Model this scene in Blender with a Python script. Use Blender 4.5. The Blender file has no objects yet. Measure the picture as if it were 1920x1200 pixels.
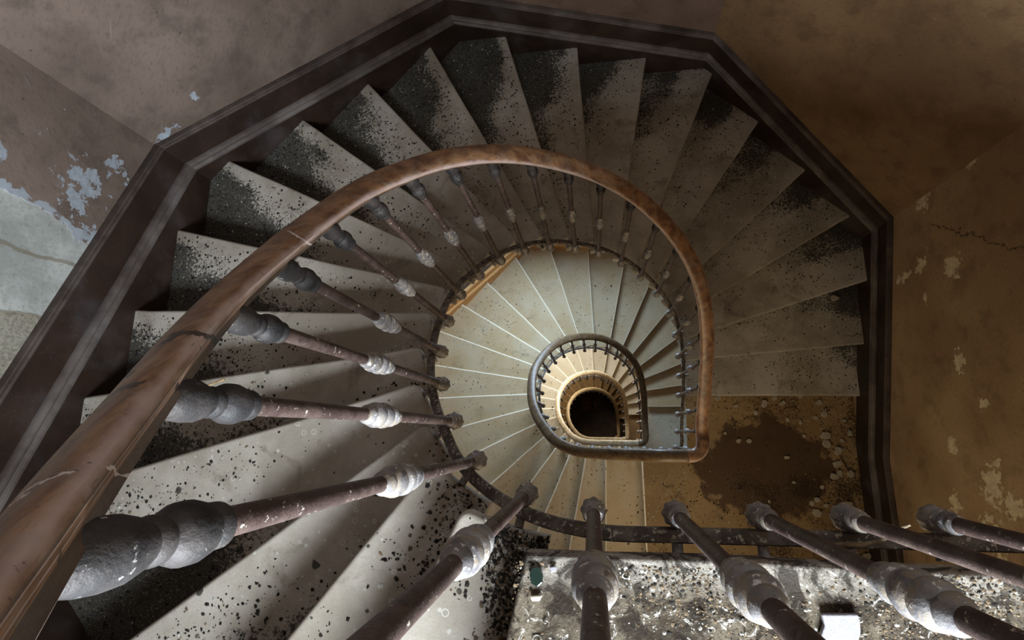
import bpy, bmesh, math, random
import numpy as np
from mathutils import Vector, Matrix, noise as mnoise

random.seed(7)
sc = bpy.context.scene
COL = sc.collection
H = 0.17                      # riser height
NSTEP0, NSTEP = 22, 23        # risers: top storey, lower storeys
STOREY_Z = [0.0, -NSTEP0 * H, -(NSTEP0 + NSTEP) * H, -(NSTEP0 + 2 * NSTEP) * H]
FLOOR_Z = -(NSTEP0 + 3 * NSTEP) * H
CEIL_Z = 2.75

# ------------------------------------------------------------------ helpers
def link(o, parent=None):
    COL.objects.link(o)
    if parent is not None:
        o.parent = parent
        o.matrix_parent_inverse = parent.matrix_world.inverted()
    return o

def mesh_from(name, verts, faces, mats=(), mat_idx=None, smooth=True, sharp=40, uvs=None):
    me = bpy.data.meshes.new(name)
    me.from_pydata([tuple(v) for v in verts], [], faces)
    for m in mats:
        me.materials.append(m)
    if mat_idx is not None:
        me.polygons.foreach_set('material_index', mat_idx)
    if uvs is not None:
        uvl = me.uv_layers.new(name='UVMap')
        for lp in me.loops:
            uvl.data[lp.index].uv = uvs[lp.vertex_index]
    if smooth:
        me.polygons.foreach_set('use_smooth', [True] * len(me.polygons))
        me.set_sharp_from_angle(angle=math.radians(sharp))
    me.update()
    return me

def obj(name, me, parent=None):
    return link(bpy.data.objects.new(name, me), parent)

def thing(name, label, cat, loc=(0, 0, 0), group=None):
    o = bpy.data.objects.new(name, None)
    o.empty_display_size = 0.1
    o.location = loc
    COL.objects.link(o)
    o.matrix_world = Matrix.Translation(loc)
    o['label'] = label
    o['category'] = cat
    if group:
        o['group'] = group
    return o

def tag(o, label, cat, group=None, kind=None):
    o['label'] = label
    o['category'] = cat
    if group:
        o['group'] = group
    if kind:
        o['kind'] = kind
    return o

class MB:
    def __init__(self):
        self.v, self.f, self.m = [], [], []
    def add(self, verts, faces, mi=0):
        b = len(self.v)
        self.v += [tuple(p) for p in verts]
        self.f += [tuple(b + i for i in f) for f in faces]
        self.m += [mi] * len(faces)
    def box(self, c, s, ax=None, mi=0):
        hx, hy, hz = s[0] / 2, s[1] / 2, s[2] / 2
        if ax is None:
            ax = (Vector((1, 0, 0)), Vector((0, 1, 0)), Vector((0, 0, 1)))
        c = Vector(c)
        vs = [c + ax[0] * (hx * i) + ax[1] * (hy * j) + ax[2] * (hz * k) for k in (-1, 1) for j in (-1, 1) for i in (-1, 1)]
        self.add(vs, [(0, 2, 3, 1), (4, 5, 7, 6), (0, 1, 5, 4), (2, 6, 7, 3), (0, 4, 6, 2), (1, 3, 7, 5)], mi)
    def lathe(self, prof, seg=20, lobes=None, mi=0):
        vs, fs = [], []
        for (r, z) in prof:
            for i in range(seg):
                a = 2 * math.pi * i / seg
                rr = r
                if lobes and lobes[1] <= z <= lobes[2]:
                    rr = r * (1 + lobes[3] * math.cos(lobes[0] * a))
                vs.append((rr * math.cos(a), rr * math.sin(a), z))
        n = len(prof)
        for j in range(n - 1):
            for i in range(seg):
                i2 = (i + 1) % seg
                fs.append((j * seg + i, j * seg + i2, (j + 1) * seg + i2, (j + 1) * seg + i))
        fs.append(tuple(reversed(range(seg))))
        fs.append(tuple((n - 1) * seg + i for i in range(seg)))
        self.add(vs, fs, mi)
    def tube(self, pts, radii, seg=8, mi=0):
        pts = [Vector(p) for p in pts]
        vs, fs = [], []
        for i, p in enumerate(pts):
            t = (pts[min(i + 1, len(pts) - 1)] - pts[max(i - 1, 0)]).normalized()
            u = t.orthogonal().normalized()
            if i and abs(u.dot(pu)) < .999:
                u = (pu - t * pu.dot(t)).normalized()
            pu = u
            w = t.cross(u)
            for k in range(seg):
                a = 2 * math.pi * k / seg
                vs.append(p + (u * math.cos(a) + w * math.sin(a)) * radii[i])
        for i in range(len(pts) - 1):
            for k in range(seg):
                k2 = (k + 1) % seg
                fs.append((i * seg + k, i * seg + k2, (i + 1) * seg + k2, (i + 1) * seg + k))
        fs.append(tuple(reversed(range(seg))))
        fs.append(tuple((len(pts) - 1) * seg + k for k in range(seg)))
        self.add(vs, fs, mi)
    def mesh(self, name, mats, smooth=True, sharp=40):
        return mesh_from(name, self.v, self.f, mats, self.m, smooth, sharp)

# ------------------------------------------------------------------ node helper
class NT:
    def __init__(self, name, rough=0.7, metallic=0.0, spec=0.4):
        self.mat = bpy.data.materials.new(name)
        self.mat.use_nodes = True
        self.t = self.mat.node_tree
        self.t.nodes.clear()
        self.out = self.t.nodes.new('ShaderNodeOutputMaterial')
        self.b = self.t.nodes.new('ShaderNodeBsdfPrincipled')
        self.t.links.new(self.b.outputs[0], self.out.inputs[0])
        self.b.inputs['Roughness'].default_value = rough
        self.b.inputs['Metallic'].default_value = metallic
        self.b.inputs['Specular IOR Level'].default_value = spec
    def set(self, sock, v):
        if hasattr(v, 'is_output'):
            self.t.links.new(v, sock)
        else:
            sock.default_value = v
    def coord(self, kind='Object'):
        n = self.t.nodes.new('ShaderNodeTexCoord')
        return n.outputs[kind]
    def pos(self):
        return self.t.nodes.new('ShaderNodeNewGeometry').outputs['Position']
    def math(self, op, a, b=0.0, c=0.0, clamp=False):
        n = self.t.nodes.new('ShaderNodeMath')
        n.operation = op
        n.use_clamp = clamp
        self.set(n.inputs[0], a); self.set(n.inputs[1], b); self.set(n.inputs[2], c)
        return n.outputs[0]
    def vmath(self, op, a, b=(0, 0, 0)):
        n = self.t.nodes.new('ShaderNodeVectorMath')
        n.operation = op
        self.set(n.inputs[0], a); self.set(n.inputs[1], b)
        return n.outputs['Value'] if op in ('LENGTH', 'DOT_PRODUCT', 'DISTANCE') else n.outputs[0]
    def comb(self, x, y, z=0.0):
        n = self.t.nodes.new('ShaderNodeCombineXYZ')
        self.set(n.inputs[0], x); self.set(n.inputs[1], y); self.set(n.inputs[2], z)
        return n.outputs[0]
    def sep(self, v):
        n = self.t.nodes.new('ShaderNodeSeparateXYZ')
        self.t.links.new(v, n.inputs[0])
        return n.outputs
    def noise(self, vec, scale, detail=4.0, rough=0.55, dist=0.0, color=False):
        n = self.t.nodes.new('ShaderNodeTexNoise')
        self.t.links.new(vec, n.inputs['Vector'])
        n.inputs['Scale'].default_value = scale
        n.inputs['Detail'].default_value = detail
        n.inputs['Roughness'].default_value = rough
        n.inputs['Distortion'].default_value = dist
        return n.outputs['Color' if color else 'Fac']
    def voro(self, vec, scale, rand=1.0):
        n = self.t.nodes.new('ShaderNodeTexVoronoi')
        self.t.links.new(vec, n.inputs['Vector'])
        n.inputs['Scale'].default_value = scale
        n.inputs['Randomness'].default_value = rand
        return n.outputs['Distance'], n.outputs['Color']
    def ramp(self, v, lo, hi):
        n = self.t.nodes.new('ShaderNodeMapRange')
        n.interpolation_type = 'SMOOTHSTEP'
        self.set(n.inputs['Value'], v); self.set(n.inputs['From Min'], lo); self.set(n.inputs['From Max'], hi)
        return n.outputs['Result']
    def mix(self, f, a, b):
        n = self.t.nodes.new('ShaderNodeMix')
        n.data_type = 'RGBA'
        self.set(n.inputs[0], f)
        self.set(n.inputs[6], a if hasattr(a, 'is_output') else (*a, 1.0))
        self.set(n.inputs[7], b if hasattr(b, 'is_output') else (*b, 1.0))
        return n.outputs[2]
    def bump(self, h, strength=0.3, dist=0.005):
        n = self.t.nodes.new('ShaderNodeBump')
        n.inputs['Strength'].default_value = strength
        n.inputs['Distance'].default_value = dist
        self.t.links.new(h, n.inputs['Height'])
        self.t.links.new(n.outputs[0], self.b.inputs['Normal'])
    def color(self, c):
        self.set(self.b.inputs['Base Color'], c if hasattr(c, 'is_output') else (*c, 1.0))
    def rough(self, r):
        self.set(self.b.inputs['Roughness'], r)

def srgb(r, g, b):
    f = lambda c: (c / 255 / 12.92) if c / 255 <= .04045 else ((c / 255 + .055) / 1.055) ** 2.4
    return (f(r), f(g), f(b))

# ------------------------------------------------------------------ materials
CX, CY = 0.07, 0.45          # middle of the well

def stone_mat(name, c1, c2, dirt=0.5, spots=1.0, stain=0.3, outer=0.6, dark=(.014, .015, .013), dark_patch=None, sizes=((12, .80, .25), (30, .80, .28), (85, .80, .30)), lip=0.0):
    n = NT(name, rough=0.72, spec=0.3)
    p = n.pos()
    base = n.mix(n.ramp(n.noise(p, 2.6, 5, .6), .35, .68), c1, c2)
    grain = n.noise(p, 260, 2, .6)
    base = n.mix(n.math('MULTIPLY', n.ramp(grain, .35, .75), .22), base, tuple(x * .55 for x in c1))
    # brown stains with their own outline
    st = n.ramp(n.noise(p, 7.0, 6, .62, .6), .56, .70)
    base = n.mix(n.math('MULTIPLY', st, stain), base, (.10, .075, .045))
    # pale droppings and rings
    d, c = n.voro(p, 34)
    cs = n.sep(c)
    rad = n.math('MULTIPLY', cs[0], .30)
    ring = n.math('LESS_THAN', n.math('ABSOLUTE', n.math('SUBTRACT', d, rad)), .035)
    ring = n.math('MULTIPLY', ring, n.math('GREATER_THAN', cs[1], .80))
    base = n.mix(n.math('MULTIPLY', ring, .65 * min(1, spots)), base, (.55, .55, .50))
    d, c = n.voro(p, 52)
    cs = n.sep(c)
    pale = n.math('MULTIPLY', n.ramp(n.math('SUBTRACT', n.math('MULTIPLY', cs[0], .30), n.math('ADD', d, n.math('MULTIPLY', n.math('SUBTRACT', n.noise(p, 210, 3, .7), .5), .3))), -.03, .05), n.math('GREATER_THAN', cs[1], .80))
    base = n.mix(n.math('MULTIPLY', pale, .5 * min(1, spots)), base, (.56, .56, .52))
    # round dark mould spots of several sizes
    for sc_, thr, k in sizes:
        wp = n.vmath('ADD', p, n.vmath('SCALE', n.noise(p, sc_ * 2.2, 2, .5, 0, True), (0, 0, 0)))
        w = n.t.nodes[-1]
        d, c = n.voro(p, sc_)
        cs = n.sep(c)
        r = n.math('MULTIPLY', n.math('SUBTRACT', cs[2], .25), k)
        d2 = n.math('ADD', d, n.math('MULTIPLY', n.math('SUBTRACT', n.noise(p, sc_ * 5, 3, .7), .5), .16))
        m = n.ramp(n.math('SUBTRACT', r, d2), -.015, .035)
        m = n.math('MULTIPLY', m, n.math('GREATER_THAN', cs[0], 1 - (1 - thr) * 1.2 * spots))
        base = n.mix(n.math('MULTIPLY', m, .88), base, (.018, .017, .014))
    # crusts of dirt, thicker towards the wall
    xy = n.vmath('MULTIPLY', n.vmath('SUBTRACT', p, (CX, CY, 0)), (1, 1, 0))
    rr = n.vmath('LENGTH', xy)
    cl = n.noise(p, 3.2, 3, .5)
    fine = n.noise(p, 75, 6, .78)
    e = n.math('ADD', n.math('MULTIPLY', n.math('SUBTRACT', rr, 1.32), outer * 1.9), n.math('MULTIPLY', n.math('SUBTRACT', cl, .5), 1.6))
    e = n.math('ADD', e, n.math('MULTIPLY', n.math('SUBTRACT', fine, .5), 2.4))
    e = n.math('SUBTRACT', e, n.math('MULTIPLY', n.ramp(n.sep(p)[0], -.6, .6), outer * 1.05))
    if dark_patch:  # ragged-edged ellipse tinted darker brown
        bd = n.vmath('LENGTH', n.vmath('MULTIPLY', n.vmath('SUBTRACT', p, (dark_patch[0], dark_patch[1], 0)), (1 / dark_patch[2], 1 / dark_patch[3], 0)))
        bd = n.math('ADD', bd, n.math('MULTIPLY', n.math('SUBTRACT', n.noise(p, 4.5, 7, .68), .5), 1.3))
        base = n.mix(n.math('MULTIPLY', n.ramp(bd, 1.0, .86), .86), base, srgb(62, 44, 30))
    if lip:
        lu = n.sep(n.coord('UV'))[0]
        lu = n.math('ADD', lu, n.math('MULTIPLY', n.math('SUBTRACT', n.noise(p, 9, 3, .5), .5), .10))
        e = n.math('SUBTRACT', e, n.math('MULTIPLY', n.ramp(lu, .12, .015), lip))
        e = n.math('ADD', e, n.math('MULTIPLY', n.ramp(lu, .13, .30), lip * .75))
        e = n.math('SUBTRACT', e, lip * .22)
    m = n.ramp(e, .50 - dirt * .55, .66 - dirt * .55)
    grit = n.ramp(n.noise(p, 190, 4, .75), .50, .66)
    base = n.mix(n.math('MULTIPLY', m, n.math('SUBTRACT', .92, n.math('MULTIPLY', grit, .42))), base, dark)
    n.color(base)
    n.rough(n.math('ADD', .58, n.math('MULTIPLY', m, .3)))
    hgt = n.math('ADD', n.math('MULTIPLY', n.noise(p, 90, 5, .7), .6), n.math('MULTIPLY', m, 1.2))
    n.bump(hgt, .35, .004)
    return n.mat

M = {}
def plain0(name, c):
    n = NT(name, rough=.5, spec=.4)
    p = n.pos()
    n.color(n.mix(n.ramp(n.noise(p, 18, 5, .6), .62, .72), c, tuple(x * .4 for x in c)))
    return n.mat
M['stone0'] = stone_mat('stone_dirty', srgb(142, 135, 122), srgb(180, 175, 165), dirt=.34, spots=1.0, stain=.5, outer=.60, lip=.75)
M['stone1'] = stone_mat('stone_pale', srgb(200, 176, 136), srgb(210, 192, 160), dirt=-.10, spots=1.0, stain=.22, outer=.15, sizes=((9, .93, .24), (22, .90, .32), (56, .80, .36)))
M['stone2'] = stone_mat('stone_lower', srgb(192, 183, 160), srgb(204, 196, 176), dirt=-.10, spots=1.0, stain=.25, outer=.1, sizes=((7, .88, .26), (16, .84, .32), (34, .78, .36)))
M['stone3'] = stone_mat('stone_dim', srgb(118, 94, 62), srgb(138, 112, 76), dirt=-.05, spots=.8, stain=.3, outer=.1)  # browner copy of the stone, dim light of the lowest storey in its colour
M['nose3'] = plain0('pale_nosing_dim', srgb(150, 124, 86))  # nosing tone of the lowest storey, dimmed in colour likewise
M['nose1'] = plain0('pale_nosing', srgb(246, 236, 210))  # paler tone on the rounded nosing faces
M['landing1'] = stone_mat('stone_landing_dark', srgb(138, 114, 78), srgb(160, 136, 98), dirt=.72, spots=1.0, stain=.5, outer=.12, dark=srgb(52, 38, 28), dark_patch=(1.36, -.30, .52, .44))

def landing0_mat():
    n = NT('stone_littered', rough=.85, spec=.2)
    p = n.pos()
    a = n.noise(p, 9, 8, .72, .8)
    base = n.mix(n.ramp(a, .36, .62), srgb(44, 37, 28), srgb(112, 103, 88))
    b = n.noise(p, 30, 8, .75, .5)
    base = n.mix(n.math('MULTIPLY', n.ramp(b, .5, .62), .85), base, srgb(62, 52, 40))
    c = n.noise(p, 42, 6, .7, 1.2)
    base = n.mix(n.math('MULTIPLY', n.ramp(c, .58, .63), .85), base, srgb(196, 194, 186))
    s = n.sep(p)
    edge = n.ramp(s[1], -.27, -.215)          # worn clean lip along the well
    base = n.mix(n.math('MULTIPLY', edge, .55), base, srgb(186, 181, 170))
    d = n.noise(p, 14, 5, .65, 1.4)
    base = n.mix(n.math('MULTIPLY', n.ramp(d, .49, .59), .85), base, srgb(36, 29, 22))
    n.color(base)
    n.bump(n.math('ADD', b, n.math('MULTIPLY', c, .8)), .8, .008)
    return n.mat
M['landing0'] = landing0_mat()

def wall_mat(name, c1, c2, t, patches=(), stone=(), thr=.72, scratch=True, flake=srgb(146, 154, 162), crack=None):
    """t: horizontal direction along the wall, patches: (u, z, a, b) soft ellipses where the paint flakes off."""
    n = NT(name, rough=.75, spec=.25)
    p = n.pos()
    u = n.vmath('DOT_PRODUCT', p, (t[0], t[1], 0))
    z = n.sep(p)[2]
    uz = n.comb(u, z)
    base = n.mix(n.ramp(n.noise(p, 1.4, 4, .55), .36, .66), c1, c2)
    mott = n.noise(p, 7.5, 6, .65)
    base = n.mix(n.math('MULTIPLY', n.ramp(mott, .46, .70), .5), base, tuple(x * .5 for x in c1))
    hair = n.noise(n.vmath('MULTIPLY', n.comb(n.math('ADD', u, n.math('MULTIPLY', z, .5)), n.math('SUBTRACT', z, n.math('MULTIPLY', u, .5))), (34, 60, 1)), 1, 5, .65)
    base = n.mix(n.math('MULTIPLY', n.ramp(hair, .50, .70), .34), base, tuple(x * .45 for x in c1))
    if scratch:
        sv = n.vmath('MULTIPLY', n.comb(n.math('ADD', u, n.math('MULTIPLY', z, .9)), n.math('SUBTRACT', z, n.math('MULTIPLY', u, .9))), (2.2, 55, 1))
        s = n.noise(sv, 1.0, 3, .5)
        base = n.mix(n.math('MULTIPLY', n.ramp(s, .70, .74), .5), base, srgb(150, 150, 150))
    wsp = n.noise(p, 48, 3, .6)
    base = n.mix(n.math('MULTIPLY', n.ramp(wsp, .73, .75), .6), base, flake)
    sp = n.noise(p, 70, 2, .5)
    base = n.mix(n.math('MULTIPLY', n.ramp(sp, .72, .76), .7), base, (.02, .016, .014))
    if crack:
        (u0, z0, u1, z1) = crack
        L = math.hypot(u1 - u0, z1 - z0)
        dx, dz = (u1 - u0) / L, (z1 - z0) / L
        al = n.math('ADD', n.math('MULTIPLY', n.math('SUBTRACT', u, u0), dx), n.math('MULTIPLY', n.math('SUBTRACT', z, z0), dz))
        ac = n.math('SUBTRACT', n.math('MULTIPLY', n.math('SUBTRACT', u, u0), -dz), n.math('MULTIPLY', n.math('SUBTRACT', z, z0), -dx))
        ac = n.math('ADD', ac, n.math('MULTIPLY', n.math('SUBTRACT', n.noise(p, 9, 5, .7), .5), .16))
        m = n.math('MULTIPLY', n.math('LESS_THAN', n.math('ABSOLUTE', ac), .004),
                   n.math('MULTIPLY', n.math('GREATER_THAN', al, 0), n.math('LESS_THAN', al, L)))
        base = n.mix(n.math('MULTIPLY', m, .8), base, (.02, .014, .01))
    den = None
    for (pu, pz, a, b) in patches:
        d = n.vmath('LENGTH', n.vmath('MULTIPLY', n.vmath('SUBTRACT', uz, (pu, pz, 0)), (1 / a, 1 / b, 0)))
        d = n.math('SUBTRACT', 1.0, d)
        den = d if den is None else n.math('MAXIMUM', den, d)
    hgt = mott
    if den is not None:
        den = n.math('MAXIMUM', den, -1.0)
        f = n.noise(p, 24, 8, .66, .3)
        m = n.ramp(n.math('ADD', f, n.math('MULTIPLY', den, .34)), thr, thr + .015)
        base = n.mix(m, base, n.mix(n.ramp(n.noise(p, 40, 3), .4, .6), flake, tuple(x * .8 for x in flake)))
        hgt = n.math('SUBTRACT', hgt, n.math('MULTIPLY', m, .8))
    sd = None
    for (pu, pz, a, b) in stone:
        d = n.vmath('LENGTH', n.vmath('MULTIPLY', n.vmath('SUBTRACT', uz, (pu, pz, 0)), (1 / a, 1 / b, 0)))
        d = n.math('SUBTRACT', 1.0, d)
        sd = d if sd is None else n.math('MAXIMUM', sd, d)
    if sd is not None:
        sd = n.math('ADD', sd, n.math('MULTIPLY', n.math('SUBTRACT', n.noise(p, 6, 5, .6), .5), .3))
        m = n.ramp(sd, 0.0, .02)
        rim = n.math('MULTIPLY', n.ramp(sd, -.06, -.04), n.ramp(n.noise(p, 12, 4), .42, .5))
        base = n.mix(n.math('MULTIPLY', rim, .9), base, flake)
        sa = n.noise(p, 5, 6, .65)
        sc1 = n.mix(n.ramp(sa, .35, .65), srgb(138, 142, 138), srgb(172, 176, 172))
        sc1 = n.mix(n.math('MULTIPLY', n.ramp(n.noise(p, 60, 4, .7), .5, .7), .5), sc1, srgb(112, 112, 100))
        # joints of the stone blocks
        zz = n.math('ADD', z, n.math('MULTIPLY', n.math('SUBTRACT', n.noise(p, 5, 4), .5), .09))
        uu = n.math('ADD', u, n.math('MULTIPLY', n.math('SUBTRACT', n.noise(p, 6, 4), .5), .06))
        j = None
        for q in (.62, .40):
            jj = n.math('LESS_THAN', n.math('ABSOLUTE', n.math('SUBTRACT', uu, q)), .007)
            j = jj if j is None else n.math('MAXIMUM', j, jj)
        sc1 = n.mix(n.math('MULTIPLY', j, .6), sc1, srgb(104, 92, 70))
        rough_blk = n.math('LESS_THAN', uu, .40)
        sc1 = n.mix(n.math('MULTIPLY', rough_blk, .75), sc1, n.mix(n.ramp(n.noise(p, 110, 4, .7), .4, .62), srgb(98, 90, 76), srgb(144, 137, 118)))
        base = n.mix(m, base, sc1)
        hgt = n.math('SUBTRACT', hgt, n.math('MULTIPLY', m, 2.0))
    n.color(base)
    n.bump(n.math('ADD', hgt, n.math('MULTIPLY', n.noise(p, 60, 5, .7), .3)), .4, .006)
    return n.mat

def wood_mat(name, c1, c2, dust=.4, rough=.45, dustc=srgb(120, 122, 128), peel=()):
    n = NT(name, rough=rough, spec=.4)
    p = n.pos()
    base = n.mix(n.ramp(n.noise(p, 5, 5, .6), .35, .7), c1, c2)
    fl = n.noise(p, 150, 3, .6)
    base = n.mix(n.math('MULTIPLY', n.ramp(fl, .66, .72), dust), base, dustc)
    d2 = n.noise(p, 3.5, 6, .6)
    base = n.mix(n.math('MULTIPLY', n.ramp(d2, .5, .75), dust * .28), base, dustc)
    for (x, y, z, r) in peel:
        dd = n.math('SUBTRACT', 1.0, n.math('DIVIDE', n.vmath('DISTANCE', p, (x, y, z)), r))
        pk = n.ramp(n.math('ADD', n.noise(p, 26, 6, .65), n.math('MULTIPLY', n.math('MAXIMUM', dd, -1.0), .3)), .66, .675)
        base = n.mix(pk, base, srgb(176, 182, 188))
    n.color(base)
    n.rough(n.math('ADD', rough, n.math('MULTIPLY', n.ramp(d2, .4, .7), .3)))
    n.bump(n.noise(p, 40, 5, .6), .15, .003)
    return n.mat
M['board'] = wood_mat('dark_wood', srgb(35, 25, 20), srgb(50, 36, 28), .4, .42, srgb(120, 122, 128), ((-1.86, 1.36, -.92, .13), (-1.78, 1.46, -1.0, .10), (-1.68, 1.56, -1.1, .08), (-1.93, 1.27, -.9, .06)))
M['mould'] = wood_mat('dusty_moulding', srgb(66, 57, 53), srgb(102, 95, 91), .5, .6)
M['cap'] = wood_mat('cap_wood', srgb(52, 42, 38), srgb(86, 76, 70), .5, .6)
M['board1'] = wood_mat('warm_lit_wood', srgb(196, 140, 82), srgb(214, 162, 104), .1, .7, srgb(150, 110, 70))  # bright ochre stands in for warm light on the lower boards
M['mould1'] = wood_mat('warm_lit_moulding', srgb(206, 152, 92), srgb(222, 176, 118), .1, .7, srgb(150, 110, 70))  # moulding coloured the same way, as if warmly lit

def rail_mat(name, k1, k2, edge, dust, marks=()):
    n = NT(name, rough=.42, spec=.45)
    p = n.pos()
    uv = n.coord('UV')
    s = n.sep(uv)
    g = n.noise(n.vmath('MULTIPLY', uv, (13, 6, 1)), 1.0, 6, .62, .6)
    base = n.mix(n.ramp(g, .34, .66), k1, k2)
    g2 = n.noise(n.vmath('MULTIPLY', uv, (30, 60, 1)), 1.0, 5, .65)
    base = n.mix(n.math('MULTIPLY', n.ramp(g2, .48, .66), .42), base, srgb(84, 58, 42))
    # paler pinkish bands along both edges of the top
    v = s[1]
    eA = n.math('ABSOLUTE', n.math('SUBTRACT', v, .49))
    eB = n.math('ABSOLUTE', n.math('SUBTRACT', v, .07))
    ed = n.math('MINIMUM', eA, eB)
    ed = n.math('ADD', ed, n.math('MULTIPLY', n.math('SUBTRACT', n.noise(p, 14, 5, .6), .5), .14))
    base = n.mix(n.math('MULTIPLY', n.ramp(ed, .085, .0), .8), base, edge)
    base = n.mix(n.math('MULTIPLY', n.ramp(n.noise(p, 26, 6, .68), .42, .70), dust), base, srgb(150, 142, 130))
    bl = n.noise(n.vmath('MULTIPLY', uv, (9, 12, 1)), 1.0, 5, .62, 1.6)
    base = n.mix(n.math('MULTIPLY', n.ramp(bl, .655, .70), .7), base, srgb(30, 26, 26))
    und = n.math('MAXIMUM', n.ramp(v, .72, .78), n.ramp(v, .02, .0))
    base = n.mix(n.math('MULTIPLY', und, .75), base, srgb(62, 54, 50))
    sp = n.noise(p, 120, 2, .6)
    base = n.mix(n.math('MULTIPLY', n.ramp(sp, .66, .72), .65), base, srgb(38, 30, 26))
    wp = n.noise(p, 75, 3, .6)
    base = n.mix(n.math('MULTIPLY', n.ramp(wp, .74, .77), .8), base, srgb(206, 200, 196))
    for (pa, pb, wd, c) in marks:
        L = math.hypot(pb[0] - pa[0], pb[1] - pa[1])
        dx, dy = (pb[0] - pa[0]) / L, (pb[1] - pa[1]) / L
        q = n.vmath('SUBTRACT', p, (pa[0], pa[1], 0))
        al = n.vmath('DOT_PRODUCT', q, (dx, dy, 0))
        ac = n.vmath('DOT_PRODUCT', q, (-dy, dx, 0))
        ac = n.math('ADD', ac, n.math('MULTIPLY', n.math('SUBTRACT', n.noise(p, 60, 4, .65), .5), .012))
        ww = n.math('MULTIPLY', n.noise(p, 90, 3, .6), wd * 2)
        mk = n.math('MULTIPLY', n.ramp(n.math('SUBTRACT', ww, n.math('ABSOLUTE', ac)), -.0004, .0004),
                    n.math('MULTIPLY', n.math('GREATER_THAN', al, 0), n.math('LESS_THAN', al, L)))
        base = n.mix(n.math('MULTIPLY', mk, .85), base, c)
    n.color(base)
    n.bump(n.noise(p, 60, 5, .65), .25, .003)
    return n.mat
# camera model (also used to find where a pixel meets a level plane)
FPX, VX, VY, CZ = 1001.5, 1110.4, 809.4, .959
dvec = np.array([VX - 960, VY - 600, FPX]); dvec /= np.linalg.norm(dvec)
ex = np.array([1, 0, 0.]) - dvec * dvec[0]; ex /= np.linalg.norm(ex)
ey = np.cross(dvec, ex)
def at(px, py, z):
    r = np.array([px - 960, py - 600, FPX])
    t = (CZ - z) / (r @ dvec)
    return (float(r @ ex * t), float(-(r @ ey) * t))
BLK, WHT = srgb(26, 24, 26), srgb(214, 204, 200)
MARKS = []
for (pa, pb, z, wd, c) in (((-20, 958), (95, 922), .68, .0010, WHT), ((95, 922), (208, 880), .66, .0010, WHT), ((530, 426), (574, 453), .11, .0012, WHT), ((740, 300), (765, 320), -.2, .0010, WHT),
                           ((296, 645), (335, 633), .48, .0050, BLK), ((335, 633), (405, 631), .45, .0036, BLK), ((160, 708), (200, 698), .54, .0036, BLK), ((200, 698), (248, 702), .54, .0042, BLK),
                           ((228, 764), (262, 738), .55, .0032, BLK), ((262, 738), (330, 722), .54, .0034, BLK), ((70, 832), (140, 842), .62, .0045, BLK), ((95, 815), (112, 850), .62, .004, BLK)):
    MARKS.append((at(*pa, z), at(*pb, z), wd, c))
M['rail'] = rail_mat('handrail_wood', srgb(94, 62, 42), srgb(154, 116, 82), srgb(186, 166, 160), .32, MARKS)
M['rail1'] = rail_mat('handrail_dusty', srgb(80, 60, 36), srgb(112, 88, 58), srgb(124, 104, 74), .25)
M['rail2'] = rail_mat('handrail_cream', srgb(170, 148, 110), srgb(206, 190, 158), srgb(214, 204, 180), .4)

def iron_mat(name, c1, c2, flake, amt, rough=.5, metal=.2, sc_=1.0, mottle=None):
    n = NT(name, rough=rough, metallic=metal, spec=.5)
    p = n.pos()
    base = n.mix(n.ramp(n.noise(p, 22 * sc_, 5, .6), .36, .66), c1, c2)
    if mottle:
        base = n.mix(n.math('MULTIPLY', n.ramp(n.noise(p, 38, 5, .65, .8), .46, .60), .75), base, mottle)
    f = n.noise(p, 95 * sc_, 4, .65)
    base = n.mix(n.math('MULTIPLY', n.ramp(f, .72 - amt, .76 - amt), .8), base, flake)
    g = n.noise(p, 45 * sc_, 4, .6)
    base = n.mix(n.math('MULTIPLY', n.ramp(g, .64, .70), .6), base, srgb(30, 24, 22))
    n.color(base)
    n.rough(n.math('ADD', rough, n.math('MULTIPLY', f, .2)))
    n.bump(n.math('ADD', f, g), .5, .003)
    return n.mat
M['shaft'] = iron_mat('rusty_iron', srgb(60, 46, 42), srgb(84, 69, 63), srgb(196, 188, 176), .085, .42, .15)
M['lead'] = iron_mat('lead_fitting', srgb(98, 96, 98), srgb(142, 140, 140), srgb(226, 223, 218), .12, .45, .15, 1.0, srgb(142, 130, 112))
M['leadtop'] = iron_mat('shaded_lead_fitting', srgb(27, 26, 27), srgb(56, 51, 49), srgb(150, 148, 144), .06, .55, .1)  # lead darkened in colour for the shade under the handrail
M['bar'] = iron_mat('grimy_bar', srgb(66, 58, 52), srgb(112, 104, 96), srgb(176, 170, 158), .15, .6, .15)

def plain(name, c, rough=.8, var=.5, sc_=40, spec=.3):
    n = NT(name, rough=rough, spec=spec)
    p = n.coord('Object')
    n.color(n.mix(n.ramp(n.noise(p, sc_, 5, .65), .35, .65), tuple(x * var for x in c), c))
    n.bump(n.noise(p, sc_ * 2, 4, .6), .3, .003)
    return n.mat
M['flake_dark'] = plain('dirt_dark', srgb(44, 40, 34), .9)
M['flake_black'] = plain('dirt_black', srgb(30, 29, 26), .85)
M['flake_pale'] = plain('flake_pale', srgb(176, 174, 166), .8)
M['flake_brown'] = plain('flake_brown', srgb(116, 100, 78), .85)
M['plaster'] = plain('plaster', srgb(176, 168, 150), .9, .75)
M['white'] = plain('white_shard', srgb(142, 141, 146), .7, .9, 120)
M['twig'] = plain('twig_bark', srgb(128, 112, 90), .9)
M['stick'] = plain('pale_stick', srgb(168, 142, 104), .8)
M['glass'] = plain('green_glass', srgb(20, 37, 32), .12, .7, 10, .8)
M['floor'] = stone_mat('floor_dark', srgb(44, 36, 32), srgb(70, 58, 50), dirt=.1, spots=.5, stain=.5, outer=0)
M['rubble'] = plain('rubble_wood', srgb(110, 84, 66), .9)
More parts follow.
